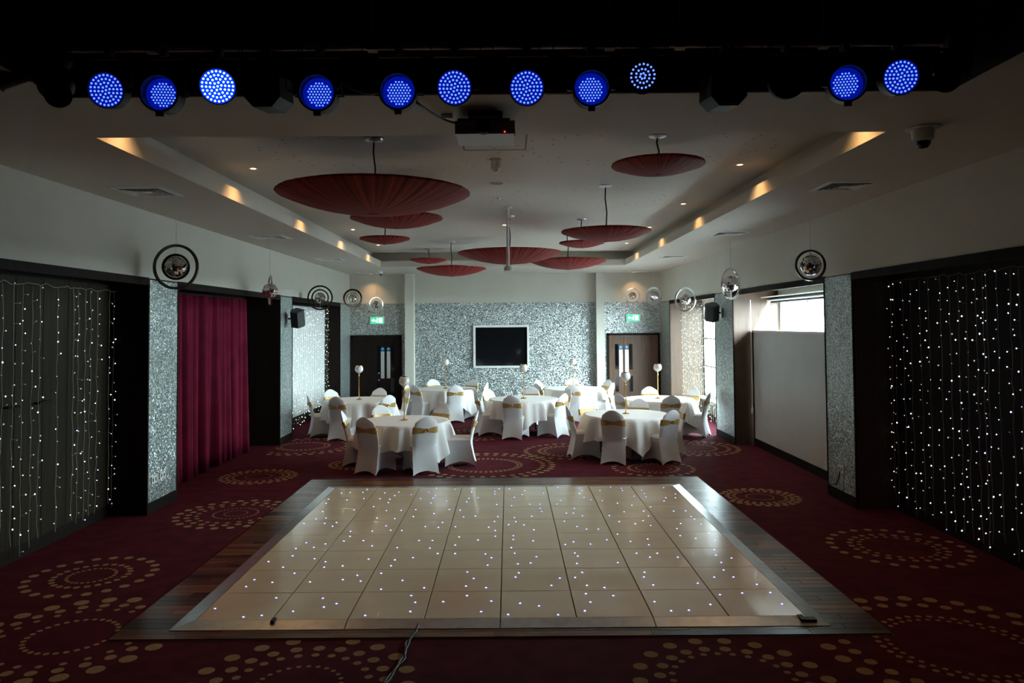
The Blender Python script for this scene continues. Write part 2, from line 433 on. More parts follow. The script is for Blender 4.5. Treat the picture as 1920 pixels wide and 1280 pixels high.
# ceiling ------------------------------------------------------------------
ce = MB()
ce.box(-5.8, LL, 4.8, YB + .2, S, S + .15).box(LR, 5.7, 4.8, YB + .2, S, S + .15)
ce.box(LL, LR, 4.8, CY0, S, S + .15).box(LL, LR, CY1, YB + .2, S, S + .15)
ce.box(-5.8, -2.85, Y0 - .2, 4.8, S, S + .15).box(2.85, 5.7, Y0 - .2, 4.8, S, S + .15)
ceiling = ce.build('ceiling', 'ceiling_paint'); struct(ceiling, 'lower white ceiling framing a raised coffer')
cf = MB().box(-3.8, 3.5, CY0 - .6, CY1 + .6, ZC, ZC + .12)
cf.box(-3.6, -3.47, CY0 - .6, CY1 + .6, S + .15, ZC).box(3.18, 3.3, CY0 - .6, CY1 + .6, S + .15, ZC)
cf.box(-3.6, 3.3, CY0 - .4, CY0 - .28, S + .15, ZC).box(-3.6, 3.3, CY1 + .28, CY1 + .4, S + .15, ZC)
cof = cf.build('coffer', 'ceiling_paint', ceiling)
# stage void
sv = MB()
sv.box(-2.85, 2.85, Y0 - .2, 4.9, 4.95, 5.05).box(-2.95, -2.85, Y0 - .2, 4.8, S + .001, 5.0).box(2.85, 2.95, Y0 - .2, 4.8, S + .001, 5.0)
sv.box(-2.95, -2.845, Y0, 4.8, S + .002, 5.0).box(2.845, 2.95, Y0, 4.8, S + .002, 5.0)
void = sv.build('ceiling_stage', 'stage_black'); struct(void, 'black ceiling recess over the stage')
MB().box(-2.85, 2.85, 4.78, 4.92, S + .002, 5.0).build('stage_header', 'stage_maroon', void)

# coffer ceiling hatch and star points
MB().box(-.46, .2, 7.2, 7.215, ZC - .003, ZC).box(-.46, .2, 7.9, 7.915, ZC - .003, ZC).box(-.46, -.445, 7.2, 7.915, ZC - .003, ZC).box(.185, .2, 7.2, 7.915, ZC - .003, ZC).build('access_hatch_joint', 'hatch_line', ceiling)
sp = MB(); rnd = random.Random(3)
for (cx, cy, rr) in ((-1.2, 8.0, .9), (1.45, 7.9, .85), (1.2, 11.0, .9), (-.1, 13.4, 1.2)):
    for i in range(46):
        a = PI + PI * i / 45 if i % 2 else PI + PI * (i / 45)
        q = rr + rnd.choice((0, .12, .24)) + rnd.uniform(-.02, .02)
        sp.disc((cx + q * 1.25 * math.cos(a * 2), cy + q * .75 * math.sin(a * 2), ZC - .002), .014, 6)
o = sp.build('star_points', 'slate', ceiling); o['kind'] = 'stuff'

# ------------------------------------------------------------------ windows
def window(name, y0, y1, z0, z1, vs, hs, label, gm='glass'):
    X = 5.31
    fr = MB()
    fr.box(X - .035, X + .035, y0, y1, z0, z0 + .07).box(X - .035, X + .035, y0, y1, z1 - .07, z1)
    fr.box(X - .035, X + .035, y0, y0 + .07, z0, z1).box(X - .035, X + .035, y1 - .07, y1, z0, z1)
    for v in vs: fr.box(X - .03, X + .03, v - .035, v + .035, z0, z1)
    for h in hs: fr.box(X - .03, X + .03, y0, y1, h - .025, h + .025)
    root = fr.build(name, 'white_plastic'); struct(root, label)
    ys = [y0 + .07] + list(vs) + [y1 - .07]; zs = [z0 + .07] + list(hs) + [z1 - .07]
    for i in range(len(ys) - 1):
        for j in range(len(zs) - 1):
            MB().box(X - .004, X + .004, ys[i], ys[i + 1], zs[j], zs[j + 1]).build('pane', gm, root)
    return root
w1 = window('window_1', 10.42, 14.65, .55, 2.86, (11.9, 13.3), (), 'window above the white blackout board')
w2 = window('window_2', 15.95, 20.4, .42, 2.86, (17.4, 18.9), (1.22, 1.95), 'tall bright window behind the light curtain', 'glass_dimmed')
MB().box(5.02, 5.28, 15.96, 20.39, .38, .42).build('sill', 'white_plastic', w2)
# head boxes / blind track of window 1
MB().box(5.10, 5.24, 10.43, 14.64, 2.74, 2.86).build('blind_headrail', 'black_metal', w1)
MB().cyl((5.02, 10.45, 2.78), (5.02, 14.6, 2.78), .014, n=8).cyl((4.90, 10.45, 2.84), (4.90, 14.6, 2.84), .010, n=8).build('curtain_pole', 'white_plastic', w1)

# blackout board in front of window 1
br = empty('blackout_board', (4.75, 12.5, 0)); tag(br, 'tall white blackout board standing in the window alcove', 'board')
MB().box(-.02, .02, -2.05, 2.09, .14, 2.17).build('panel', 'board_white', br)
MB().box(-.03, .03, -2.07, 2.13, 2.17, 2.21).build('top_rail', 'white_plastic', br)
MB().box(-.03, .03, 2.09, 2.13, .0, 2.17).build('side_rail', 'black_metal', br)
MB().box(-.03, .03, -2.08, -2.05, 0, 2.17).build('side_rail', 'black_metal', br)
MB().box(-.03, .03, -2.05, 2.09, 0, .14).build('kick_board', 'dark_wood', br)
pc = empty('blind_cord', (4.68, 14.57, 0)); tag(pc, 'white blind pull cord hanging beside the blackout board', 'cord')
MB().tube([(0, 0, .72), (0, 0, 2.8)], .009, 6).build('cord', 'white_plastic', pc)
MB().lathe([(0, .6), (.022, .61), (.02, .7), (.008, .75), (0, .75)], 10).build('toggle', 'white_plastic', pc, True)
sl = MB().tube([(4.76, 14.58, 2.22), (5.02, 14.5, 2.79)], .008, 6).tube([(4.80, 14.58, 2.22), (5.05, 14.5, 2.79)], .008, 6)
tag(sl.build('guy_cord', 'white_plastic'), 'pair of slack white cords slanting from board to curtain pole', 'cord')

# ------------------------------------------------------------------ exterior
eg = MB().box(5.6, 80, -30, 80, -.5, -.3).build('ground_outside', 'tarmac'); struct(eg, 'grey car park outside the windows')
def building(loc, wx, wy, h, mat, label):
    r_ = empty('building', loc)
    tag(r_, label, 'building')
    MB().box(-wx / 2, wx / 2, -wy / 2, wy / 2, 0, h).build('walls', mat, r_)
    MB().prism([(-wy / 2 - .4, h), (wy / 2 + .4, h), (wy / 2 - 1, h + 1.4), (-wy / 2 + 1, h + 1.4)], -wx / 2 - .4, wx / 2 + .4, 'X').build('roof', 'roof_far', r_)
    for i in range(int(wy // 3)):
        y = -wy / 2 + 1.5 + 3 * i
        MB().box(-wx / 2 - .05, -wx / 2, y - .6, y + .6, 1.0, 2.2).build('window', 'screen_glass', r_)
building((24, 42, -.3), 8, 24, 3.2, 'render_far', 'pale grey low building seen through the window')
building((30, 68, -.3), 8, 22, 4.4, 'brick_far', 'red brick building farther off through the window')
for i, (x, y, h, lab) in enumerate(((16, 24, 2.9, 'rounded green shrub by the car park near the pale building'), (18, 30.5, 3.6, 'taller green shrub farther along the car park'))):
    rn = random.Random(i); r_ = empty('shrub', (x, y, -.3)); tag(r_, lab, 'shrub', 'shrubs outside the windows')
    mb = MB()
    for k in range(900):
        t = Vector((rn.gauss(0, 1), rn.gauss(0, 1), rn.gauss(0, 1))).normalized() * rn.uniform(.6, 1)
        c = Vector((t.x * 1.1, t.y * 1.3, h * .58 + t.z * h * .42)); u = Vector((rn.gauss(0, 1), rn.gauss(0, 1), rn.gauss(0, 1))).normalized() * .13
        v = u.orthogonal().normalized() * .07
        mb.add([c - u, c + v, c + u, c - v], [(0, 1, 2, 3)])
    o = mb.build('foliage', 'leaf', r_); o['kind'] = 'stuff'
    MB().cyl((0, 0, 0), (0, 0, h * .6), .07, .04, 8).build('stem', 'walnut', r_)

# ------------------------------------------------------------------ doors
def door(name, x0, x1, split, wide_left, label):
    """one-and-a-half leaf door; plates by the meeting stile"""
    root = empty(name, (0, YB - .014, 0)); struct(root, label)
    MB().box(x0, x0 + .06, -.05, 0, 0, 2.09).box(x1 - .06, x1, -.05, 0, 0, 2.09).box(x0, x1, -.05, 0, 2.03, 2.09).build('door_frame', 'dark_wood', root)
    for (a, b2, vis) in ((x0 + .06, split - .003, .5), (split + .003, x1 - .06, .5)):
        wl = MB().box(a, b2, -.035, 0, .01, 2.03).build('door_leaf', 'door_wood' if name == 'door_2' else 'dark_wood', root)
        near = -1 if b2 < split + .01 else 1
        c = split + near * .20
        if b2 - a > .8 or True:
            for (z0, z1) in ((1.05, 1.78), (.42, .86)):
                MB().box(c - .05, c + .05, -.038, -.034, z0, z1).build('vision_panel', 'screen_glass', wl)
        p = split + near * .085
        MB().box(p - .05, p + .05, -.043, -.035, .85, 1.62).build('push_plate', 'brushed', wl)
        MB().cyl((p, -.044, 1.69), (p, -.036, 1.69), .05, n=16).build('fire_door_sign', 'blue_sign', wl)
        MB().cyl((p, -.0452, 1.69), (p, -.044, 1.69), .016, n=8).build('sign_symbol', 'white_plastic', wl)
    return root
d1 = door('door_1', -4.53, -3.07, -3.53, True, 'dark timber double door on the curtain side')
d2 = door('door_2', 2.82, 4.34, 3.30, False, 'brown timber double door on the window side')
for z in (1.0, .8): MB().cyl((-3.72, -.05, z), (-3.72, -.035, z), .022, n=10).build('lock', 'silver', d1.children[1])

# ------------------------------------------------------------------ back wall fittings
tv = empty('wall_screen', (-.21, YB - .014, 1.735)); tag(tv, 'large black screen in a white frame on the glitter wall', 'screen')
fw, fh = .80, .61
f = MB().box(-fw, fw, -.09, 0, fh - .06, fh).box(-fw, fw, -.09, 0, -fh, -fh + .06).box(-fw, -fw + .06, -.09, 0, -fh + .06, fh - .06).box(fw - .06, fw, -.09, 0, -fh + .06, fh - .06)
f.build('frame', 'white_plastic', tv)
MB().box(-fw + .06, fw - .06, -.04, 0, -fh + .06, fh - .06).build('display', 'screen_glass', tv)
def exit_sign(x, z, label):
    r_ = empty('exit_sign', (x, YB - .014, z)); tag(r_, label, 'sign', 'illuminated exit signs')
    MB().box(-.2, .2, -.05, 0, -.105, .105).build('case', 'white_plastic', r_)
    MB().box(-.19, .19, -.055, -.05, -.095, .095).build('panel', 'sign_green', r_)
    y0_, y1_ = -.058, -.055
    s_ = MB()
    s_.box(.05, .15, y0_, y1_, -.07, .07)                                            # doorway
    s_.prism([(-.16, .0), (-.10, .05), (-.10, .02), (-.05, .02), (-.05, -.02), (-.10, -.02), (-.10, -.05)], y0_, y1_)   # arrow
    s_.disc((.005, y0_, .06), .014, 8, 'Y')                                          # running figure
    s_.prism([(-.012, .04), (.018, .04), (.01, -.01), (-.02, -.01)], y0_, y1_)
    s_.prism([(-.02, -.01), (.01, -.01), (.03, -.07), (.015, -.07)], y0_, y1_)
    s_.prism([(-.02, -.01), (.0, -.01), (-.03, -.06), (-.045, -.055)], y0_, y1_)
    s_.prism([(.015, .035), (.04, .01), (.035, .002), (.01, .022)], y0_, y1_)
    s_.build('pictogram', 'sign_white', r_)
    MB().cyl((0, -.02, .105), (0, -.02, .14), .008, n=6).build('conduit', 'white_plastic', r_)
exit_sign(-3.77, 2.51, 'green running-figure exit sign above the dark double door')
exit_sign(3.58, 2.53, 'green running-figure exit sign above the brown double door')
def socket(loc, rz, label, n=2):
    r_ = empty('wall_socket', loc, rz); tag(r_, label, 'socket')
    MB().box(-.075, .075, -.012, 0, -.045, .045).build('plate', 'white_plastic', r_)
    for k in range(n):
        c = -.035 + .07 * k
        MB().box(c - .012, c + .012, -.014, -.012, -.02, .02).build('outlet', 'black_plastic', r_)
socket((-.04, YB - .014, .38), 0, 'double wall socket low on the glitter wall under the screen')
socket((XL + .014, 9.95, .42), R(90), 'twin outlet plate low on the glitter pier by the burgundy curtain')
socket((XL + .014, 9.72, .41), R(90), 'white switch plate at the near edge of the pier by the curtain')
socket((XR - .014, 10.0, .42), R(-90), 'white socket with black plug on the glitter pier beside the board')
cb = MB().tube([(XR - .03, 10.0, .4), (XR - .045, 10.0, .3), (XR - .04, 10.1, .2), (XR - .03, 10.25, .17), (XR - .03, 10.4, .16)], .007, 6)
tag(cb.build('power_cable', 'cable'), 'short black power cable looping from the pier socket', 'cable')

# ------------------------------------------------------------------ wall loudspeakers
def wall_speaker(x, y, z, sgn, label):
    r_ = empty('wall_speaker', (x, y, z)); tag(r_, label, 'speaker', 'wall loudspeakers')
    o = MB().prism([(-.13, -.02), (-.06, -.15), (.10, -.13), (.14, .02), (.10, .1), (-.09, .1)], -.17, .17, 'Z').build('cabinet', 'black_plastic', r_, False)
    o.rotation_euler = (R(20), R(10 * sgn), R(-20 * sgn))
    g = MB().prism([(-.055, -.152), (.095, -.132), (.092, -.138), (-.052, -.158)], -.15, .15, 'Z').build('grille', 'black_metal', o)
    MB().cyl((0, 0, 0), (-sgn * .22, .04, -.02), .018, n=8).build('arm', 'black_metal', r_)
    MB().box(min(-sgn * .2, -sgn * .23), max(-sgn * .2, -sgn * .23), -.02, .1, -.12, .08).build('wall_plate', 'brushed', r_)
wall_speaker(XL + .25, 15.45, 2.53, 1, 'small black loudspeaker bracketed to the glitter pier by the curtain')
wall_speaker(XR - .25, 15.35, 2.58, -1, 'small black loudspeaker bracketed to the glitter pier between the windows')

# ------------------------------------------------------------------ curtains
def folds(name, label, cat, mat, X, y0, y1, z0, z1, n, amp, seed, thick=.012):
    rn = random.Random(seed); ph = [rn.uniform(0, 6) for _ in range(4)]
    def xo(u, v):
        s_ = u * n * 2 * PI
        a = math.sin(s_ + 1.6 * math.sin(u * 11 + ph[0]) + 1.3 * math.sin(u * 29 + ph[3])) * (.65 + .35 * math.sin(u * 17 + ph[1])) + .35 * math.sin(2.3 * s_ + ph[1]) + .25 * math.sin(.37 * s_ + ph[2])
        return amp * a * (.45 + .55 * v)
    r_ = empty(name, (X, (y0 + y1) / 2, z0)); tag(r_, label, cat)
    w_, h_ = y1 - y0, z1 - z0
    nu = int(n * 14)
    mb = MB().grid(lambda u, v: (xo(u, v), -w_ / 2 + u * w_ + .02 * math.sin(u * 40 + 3 * v) * v, h_ * (1 - v)), nu, 10)
    o = mb.build('drape', mat, r_, True)
    so = o.modifiers.new('thickness', 'SOLIDIFY'); so.thickness = thick
    MB().cyl((0, -w_ / 2 - .03, h_ + .012), (0, w_ / 2 + .03, h_ + .012), .016, n=8).build('rail', 'black_metal', r_)
    return r_
folds('velvet_curtain', 'burgundy velvet curtain hanging in the dark alcove', 'curtain', 'velvet', -4.98, 10.46, 14.1, .02, 2.86, 12, .11, 5)
folds('sheer_backdrop', 'white sheer backdrop behind the far light curtain', 'curtain', 'sheer', -4.97, 15.95, 20.36, .26, 2.84, 44, .012, 8, .006)

# ------------------------------------------------------------------ fairy light curtains
def light_curtain(label, X, ys, z0, z1, seed, gap, r, wr, mats, room, top=True):
    rn = random.Random(seed)
    root = empty('fairy_light_curtain', (X, 0, 0)); tag(root, label, 'lights', 'fairy light curtains')
    if top:
        pts = []; y_a, y_b = min(ys) - .08, max(ys) + .08
        for i in range(41):
            y = y_a + (y_b - y_a) * i / 40; pts.append((rn.uniform(-.01, .01), y, z1 + .02 + rn.uniform(-.025, .012)))
        MB().tube(pts, wr, 4).build('header_wire', 'wire', root)
    for k, y in enumerate(ys):
        bot = z0 + rn.uniform(0, .18)
        pts = []; n = 18; wob = [rn.uniform(-.012, .012) for _ in range(n + 1)]
        for i in range(n + 1):
            z = z1 + (bot - z1) * i / n; pts.append((rn.uniform(-.008, .008), y + wob[i] * (.3 + i / n), z))
        st = MB().tube(pts, wr, 4)
        bl = MB(); z = z1 - rn.uniform(0, gap)
        while z > bot:
            i = min(n - 1, int((z1 - z) / (z1 - bot) * n)); yc = pts[i][1]
            dy, dz, dx = rn.uniform(-.05, .05), rn.uniform(-.03, .03), room * rn.uniform(.005, .04)
            st.tube([(0, yc, z), (dx, yc + dy, z + dz)], wr * .8, 3)
            bl.octa((dx, yc + dy, z + dz), r * rn.uniform(.6, 1.2), rn.choice((0, 0, 1, 2, 2)))
            z -= gap * rn.uniform(.55, 1.45)
        so = st.build('light_strand', 'wire', root)
        bo = bl.build('bulbs', mats, so); bo['kind'] = 'stuff'
    return root
def ylist(X, pxs):   # strand spacing along the alcove
    return [abs(X) * FPX / abs(p - 953) for p in pxs]
light_curtain('fairy light curtain on timber boards in the near left alcove', -4.96, ylist(4.96, [-60, -25, 5, 25, 42, 60, 75, 108, 138, 147, 160, 170, 182, 205, 213]), .05, 2.80, 11, .17, .0085, .0032, ['bulb', 'bulb_blue', 'bulb_dim'], 1)
light_curtain('fairy light curtain on black backing in the near right alcove', 4.79, ylist(4.79, [1670, 1677, 1693, 1707, 1725, 1741, 1763, 1780, 1797, 1812, 1830, 1842, 1850, 1870, 1895, 1912, 1940, 1965]), .03, 2.84, 12, .15, .0088, .0022, ['bulb', 'bulb_blue', 'bulb_dim'], -1)
light_curtain('dense white fairy lights over the sheer backdrop by the far dark door', -4.87, [16.0 + 4.3 * i / 25 for i in range(26)], .04, 2.80, 13, .13, .011, .003, ['bulb_warm', 'bulb', 'bulb_dim'], 1)
light_curtain('fairy light curtain hanging in front of the tall bright window', 4.70, [16.05 + 4.3 * i / 25 for i in range(26)], .04, 2.84, 14, .15, .009, .003, ['bulb_warm', 'bulb', 'bulb_dim'], -1)

# ------------------------------------------------------------------ dance floor and timber surround
planks = empty('floor_timber', (0, 0, 0)); struct(planks, 'dark timber strip border around the lit dance floor')
WX0, WX1, WY0, WY1 = -3.03, 2.87, 5.75, 11.69
FX0, FX1, FY0, FY1 = -2.64, 2.47, 5.90, 11.07      # foot of the aluminium ramp
TX0, TY0, TS = -2.49, 6.03, .602
MB().box(WX0 - .015, WX1 + .015, WY0 - .015, WY1 + .015, .0, .003).build('underlay', 'seam', planks)
rn = random.Random(21)
RW = .099
_pm = {}
def plank(x0, x1, y0, y1):
    key = round(x1 - x0, 2)
    w_, h_ = key / 2, (y1 - y0) / 2
    k2 = (key, round(h_, 3))
    if k2 not in _pm: _pm[k2] = MB().bbox(-w_ + .001, w_ - .001, -h_ + .001, h_ - .001, 0, .008, .0015).mesh('plank', 'strip_wood')
    o = link('plank', _pm[k2], planks); o.location = ((x0 + x1) / 2, (y0 + y1) / 2, .003)
ny = int((WY1 - WY0) / RW)
for j in range(ny):
    a, b2 = WY0 + j * RW, WY0 + (j + 1) * RW
    if b2 < FY0 + .05 or a > FY1 - .05:
        x = WX0; first = True
        while x < WX1 - .01:
            L = (rn.choice((.5, .8, 1.1)) if first else 1.2); first = False
            e = min(WX1, x + L)
            if WX1 - e < .25: e = WX1
            plank(x, e, a, b2); x = e
    else:
        if j % 4 == 1:
            plank(WX0, WX0 + .24, a, b2); plank(WX0 + .24, FX0 + .05, a, b2)
        else: plank(WX0, FX0 + .05, a, b2)
        if j % 4 == 3:
            plank(FX1 - .05, FX1 + .15, a, b2); plank(FX1 + .15, WX1, a, b2)
        else: plank(FX1 - .05, WX1, a, b2)

df = empty('dance_floor', (0, 0, .011)); tag(df, 'cream starlit dance floor of square panels with aluminium edging', 'dance floor')
tile_me = MB().bbox(-TS / 2 + .0045, TS / 2 - .0045, -TS / 2 + .0032, TS / 2 - .0032, 0, .03, .0015).mesh('tile', 'tile')
MB().box(TX0, TX0 + 8 * TS, TY0, TY0 + 8 * TS, 0, .02).build('subframe', 'seam', df)
rn = random.Random(4)
for i in range(8):
    for j in range(8):
        t = link('tile', tile_me, df); t.location = (TX0 + (i + .5) * TS, TY0 + (j + .5) * TS, rn.uniform(0, .0008))
        lb = MB()
        cells = rn.sample([(a, b2) for a in range(3) for b2 in range(3)], 4)
        for (a, b2) in cells:
            x = (a - 1) * .19 + rn.uniform(-.06, .06); y = (b2 - 1) * .19 + rn.uniform(-.06, .06)
            lb.lathe([(.0115, .0301), (.0105, .0325), (.0055, .0335)], 8, (x, y, 0), 1)
            lb.disc((x, y, .0336), .0056, 8, 'Z', 0)
        o = lb.build('led_points', ['floor_led', 'floor_led_rim'], t); o['kind'] = 'stuff'
# sloped aluminium ramps in lengths, mitred
TX1, TY1 = TX0 + 8 * TS, TY0 + 8 * TS
def ramp(p, q, P, Q):
    """p,q inner top edge; P,Q outer foot"""
    vs = [(*p, .03), (*q, .03), (*Q, .004), (*P, .004), (*p, 0), (*q, 0), (*Q, 0), (*P, 0)]
    MB().add(vs, [(0, 1, 2, 3), (4, 7, 6, 5), (0, 4, 5, 1), (2, 6, 7, 3), (0, 3, 7, 4), (1, 5, 6, 2)]).build('edge_ramp', 'alu', df)
def lerp(a, b2, t): return a + (b2 - a) * t
for k in range(4):
    a, b2 = k / 4 + .0008, (k + 1) / 4 - .0008
    xi0, xi1 = lerp(TX0, TX1, a), lerp(TX0, TX1, b2)
    yi0, yi1 = lerp(TY0, TY1, a), lerp(TY0, TY1, b2)
    xo0, xo1 = (FX0 if k == 0 else xi0), (FX1 if k == 3 else xi1)
    yo0, yo1 = (FY0 if k == 0 else yi0), (FY1 if k == 3 else yi1)
    ramp((xi0, TY0), (xi1, TY0), (xo0, FY0), (xo1, FY0)); ramp((xi0, TY1), (xi1, TY1), (xo0, FY1), (xo1, FY1))
    ramp((TX0, yi0), (TX0, yi1), (FX0, yo0), (FX0, yo1)); ramp((TX1, yi0), (TX1, yi1), (FX1, yo0), (FX1, yo1))
MB().box(-1.88, -1.85, 5.97, 6.04, .02, .045).build('corner_connector', 'black_plastic', df)
MB().box(2.26, 2.38, 5.94, 6.0, .012, .034).box(2.26, 2.3, 5.94, 6.04, .02, .036).build('power_socket', 'black_plastic', df)
pts = [(-.72, 5.93, .035), (-.74, 5.8, .02), (-.77, 5.65, .012), (-.76, 5.4, .012), (-.8, 5.2, .012), (-.85, 4.9, .012), (-.84, 4.3, .012)]
fl = []
for i in range(len(pts) - 1):
    for k in range(6):
        t = k / 6; fl.append(tuple(lerp(pts[i][q], pts[i + 1][q], t) for q in range(3)))
cbm = MB().tube([(x + .008 * math.sin(i * .9), y, z) for i, (x, y, z) in enumerate(fl)], .008, 6)
cbm.tube([(x - .008 * math.sin(i * .9) + .01, y, z + .002) for i, (x, y, z) in enumerate(fl)], .007, 6)
tag(cbm.build('floor_cable', 'cable', None, True), 'twisted black cable running from the dance floor over the carpet', 'cable')

# ------------------------------------------------------------------ lighting rig
YP, ZP = 4.45, 4.02
rig = empty('lighting_bar', (0, YP, ZP)); tag(rig, 'long grey lighting bar hung above the stage edge', 'lighting bar')
MB().cyl((-2.8, 0, 0), (2.8, 0, 0), .024, n=12).build('pipe', 'pipe_metal', rig, True, 40)
for px in (-2.12, -.80, .62, 1.04, 1.9):
    MB().cyl((px, 0, 0), (px, 0, .92), .006, n=6).cyl((px, -.035, .05), (px, .0, .05), .03, n=10).box(px - .03, px + .03, -.03, .03, -.03, .05).build('hanger', 'pipe_metal', rig)
rn = random.Random(6)
for k in range(34):
    px = rn.uniform(-2.6, 2.6)
    MB().lathe([(.027, -.004), (.029, 0), (.027, .004)], 10).build('cable_tie', 'cable', rig).matrix_local = Matrix.Translation((px, 0, 0)) @ Matrix.Rotation(PI / 2, 4, 'Y')
def led_array(kind):
    mb = MB(); pts = []
    if kind == 'A':
        for n, rr in ((1, 0), (6, .022), (12, .043), (18, .064), (24, .086)):
            for i in range(n):
                a = 2 * PI * (i + .3) / n; pts.append((rr * math.cos(a), rr * math.sin(a)))
        r0 = .0068
    elif kind == 'B':
        for i in range(-5, 6):
            for j in range(-5, 6):
                x, z = .0185 * (i + .5 * (j % 2)), .016 * j
                if math.hypot(x, z) < .071: pts.append((x, z))
        r0 = .0056
    else:
        for n, rr in ((6, .016), (12, .040), (18, .068)):
            for i in range(n):
                a = 2 * PI * (i + .2) / n; pts.append((rr * math.cos(a), rr * math.sin(a)))
        r0 = .0068
    for (x, z) in pts:
        n = 7
        vs = [(x + r0 * math.cos(2 * PI * i / n), 0, z + r0 * math.sin(2 * PI * i / n)) for i in range(n)] + [(x, -.004, z)]
        mb.add(vs, [(i, (i + 1) % n, n) for i in range(n)])
    return mb
def ylathe(prof, n=28):
    mb = MB().lathe(prof, n); mb.v = [(x, z, y) for (x, y, z) in mb.v]; return mb     # axis Y
def par_can(x, zc, kind, lit, yaw, pitch, label, hot=False):
    root = empty('par_light', (x, YP, ZP)); tag(root, label, 'stage light', 'stage lights on the bar')
    MB().box(-.018, .018, -.03, .03, -.06, .034).cyl((-.03, 0, -.03), (.03, 0, -.03), .008, n=8).build('clamp', 'pipe_metal', root)
    dz = zc - ZP
    yk = MB().box(-.13, .13, -.012, .012, -.07, -.062).box(-.13, -.124, -.012, .012, dz, -.062).box(.124, .13, -.012, .012, dz, -.062)
    yk.cyl((-.145, 0, dz), (-.108, 0, dz), .016, n=8).cyl((.108, 0, dz), (.145, 0, dz), .016, n=8)
    yk.build('yoke', 'black_metal', root)
    if kind == 'B':
        body = ylathe([(.0, .20), (.05, .20), (.085, .13), (.104, .08), (.106, -.09), (.112, -.09), (.112, -.10), (.100, -.10), (.098, .0)])
        ly = -.012
    else:
        body = ylathe([(.0, .16), (.05, .16), (.09, .1), (.106, .05), (.106, -.055), (.101, -.06), (.098, -.05)])
        ly = -.05
    bo = body.build('housing', 'black_metal', root, True, 35)
    bo.location = (0, 0, dz); bo.rotation_euler = (R(pitch), 0, R(yaw))
    hotx = '_hot' if hot else ''
    MB().cyl((0, ly + .006, 0), (0, ly + .001, 0), .098, n=28).build('lens_plate', ('par_lens' + hotx) if lit and kind != 'C' else 'black_plastic', bo)
    a = led_array(kind).build('led_array', ('par_led' + hotx) if lit else 'black_plastic', bo); a.location = (0, ly, 0); a['kind'] = 'stuff'
    if kind == 'B':
        MB().box(-.02, .02, -.105, -.08, -.135, -.108).build('filter_clip', 'black_metal', bo)
        for s_ in (-1, 1): MB().box(min(.108 * s_, .14 * s_), max(.108 * s_, .14 * s_), -.08, -.05, -.012, .012).build('lug', 'black_metal', bo)
    return root
P = [(-2.37, 3.765, 'A', 1, 6, 14), (-2.045, 3.735, 'B', 1, 8, 8), (-1.72, 3.785, 'A', 1, 16, 16), (-1.115, 3.73, 'B', 1, 3, 8),
     (-.64, 3.735, 'B', 1, 2, 8), (-.31, 3.765, 'A', 1, 2, 15), (.12, 3.76, 'A', 1, -1, 15), (.50, 3.745, 'B', 1, -2, 8),
     (.815, 3.83, 'C', 1, -12, 20), (1.67, 3.79, 'A', 0, -12, 14), (2.02, 3.765, 'B', 1, -14, 9), (2.335, 3.805, 'A', 1, -7, 13)]
LB = ['lit blue round stage light at the far left end of the bar', 'lit blue snooted stage light, second lit from the left end',
      'brightest blue stage light, glowing near the left of the bar', 'lit blue snooted stage light right of the left octagonal lantern',
      'lit blue snooted stage light just left of the projector', 'lit blue round stage light directly above the projector\'s left end',
      'lit blue round stage light above the projector\'s right end', 'lit blue snooted stage light right of the projector',
      'lit blue stage light with a star of diodes, mounted highest', 'unlit round stage light beside the right octagonal lantern',
      'lit blue snooted stage light near the right end, filter clip below', 'lit blue round stage light turned away at the far right end']
for q, lb in zip(P, LB):
    par_can(*q, lb, hot=(q[0] == -1.72))
def octagon_lantern(x, zc, label):
    root = empty('octagonal_lantern', (x, YP, ZP)); tag(root, label, 'stage light', 'dark octagonal lanterns')
    MB().box(-.018, .018, -.03, .03, -.06, .034).build('clamp', 'pipe_metal', root)
    dz = zc - ZP
    MB().box(-.12, .12, -.012, .012, -.07, -.062).box(-.12, -.114, -.012, .012, dz, -.062).box(.114, .12, -.012, .012, dz, -.062).build('yoke', 'black_metal', root)
    pts = [(-.055, -.115), (.055, -.115), (.105, -.06), (.105, .06), (.06, .12), (-.06, .12), (-.105, .06), (-.105, -.06)]
    b_ = MB().prism(pts, -.10, .18).build('housing', 'black_metal', root); b_.location = (0, 0, dz); b_.rotation_euler = (R(8), 0, 0)
    MB().cyl((0, -.104, 0), (0, -.1, 0), .075, n=20).build('lens', 'screen_glass', b_)
    q = MB()
    for s_ in (-1, 1): q.box(-.05, .05, -.12, -.1, s_ * .1 - .006, s_ * .1 + .006)
    q.build('gel_slot', 'black_metal', b_)
octagon_lantern(-1.43, 3.765, 'unlit black octagonal lantern on the left half of the bar')
octagon_lantern(1.30, 3.75, 'unlit black octagonal lantern on the right half of the bar')
def profile_spot(x, zc, yaw, label):
    root = empty('profile_spot', (x, YP - .05, ZP)); tag(root, label, 'stage light', 'dark profile spots')
    MB().box(-.018, .018, -.0, .08, -.06, .034).build('clamp', 'pipe_metal', root)
    dz = zc - ZP
    MB().box(-.12, .12, -.012, .012, -.07, -.06).box(-.12, -.112, -.012, .012, dz, -.06).box(.112, .12, -.012, .012, dz, -.06).build('yoke', 'black_metal', root)
    bo = ylathe([(0, .20), (.075, .20), (.1, .14), (.1, -.02), (.07, -.06), (.065, -.2), (.072, -.2), (.072, -.215), (.0, -.2)], 20).build('housing', 'black_metal', root, True, 35)
    bo.location = (0, 0, dz); bo.rotation_euler = (R(32), 0, R(yaw))
    MB().cyl((0, -.206, 0), (0, -.2, 0), .06, n=16).build('lens', 'screen_glass', bo)
profile_spot(-2.66, 3.79, 35, 'unlit black profile spot drooping at the left end of the bar')
profile_spot(2.63, 3.84, -40, 'unlit black profile spot drooping at the right end of the bar')
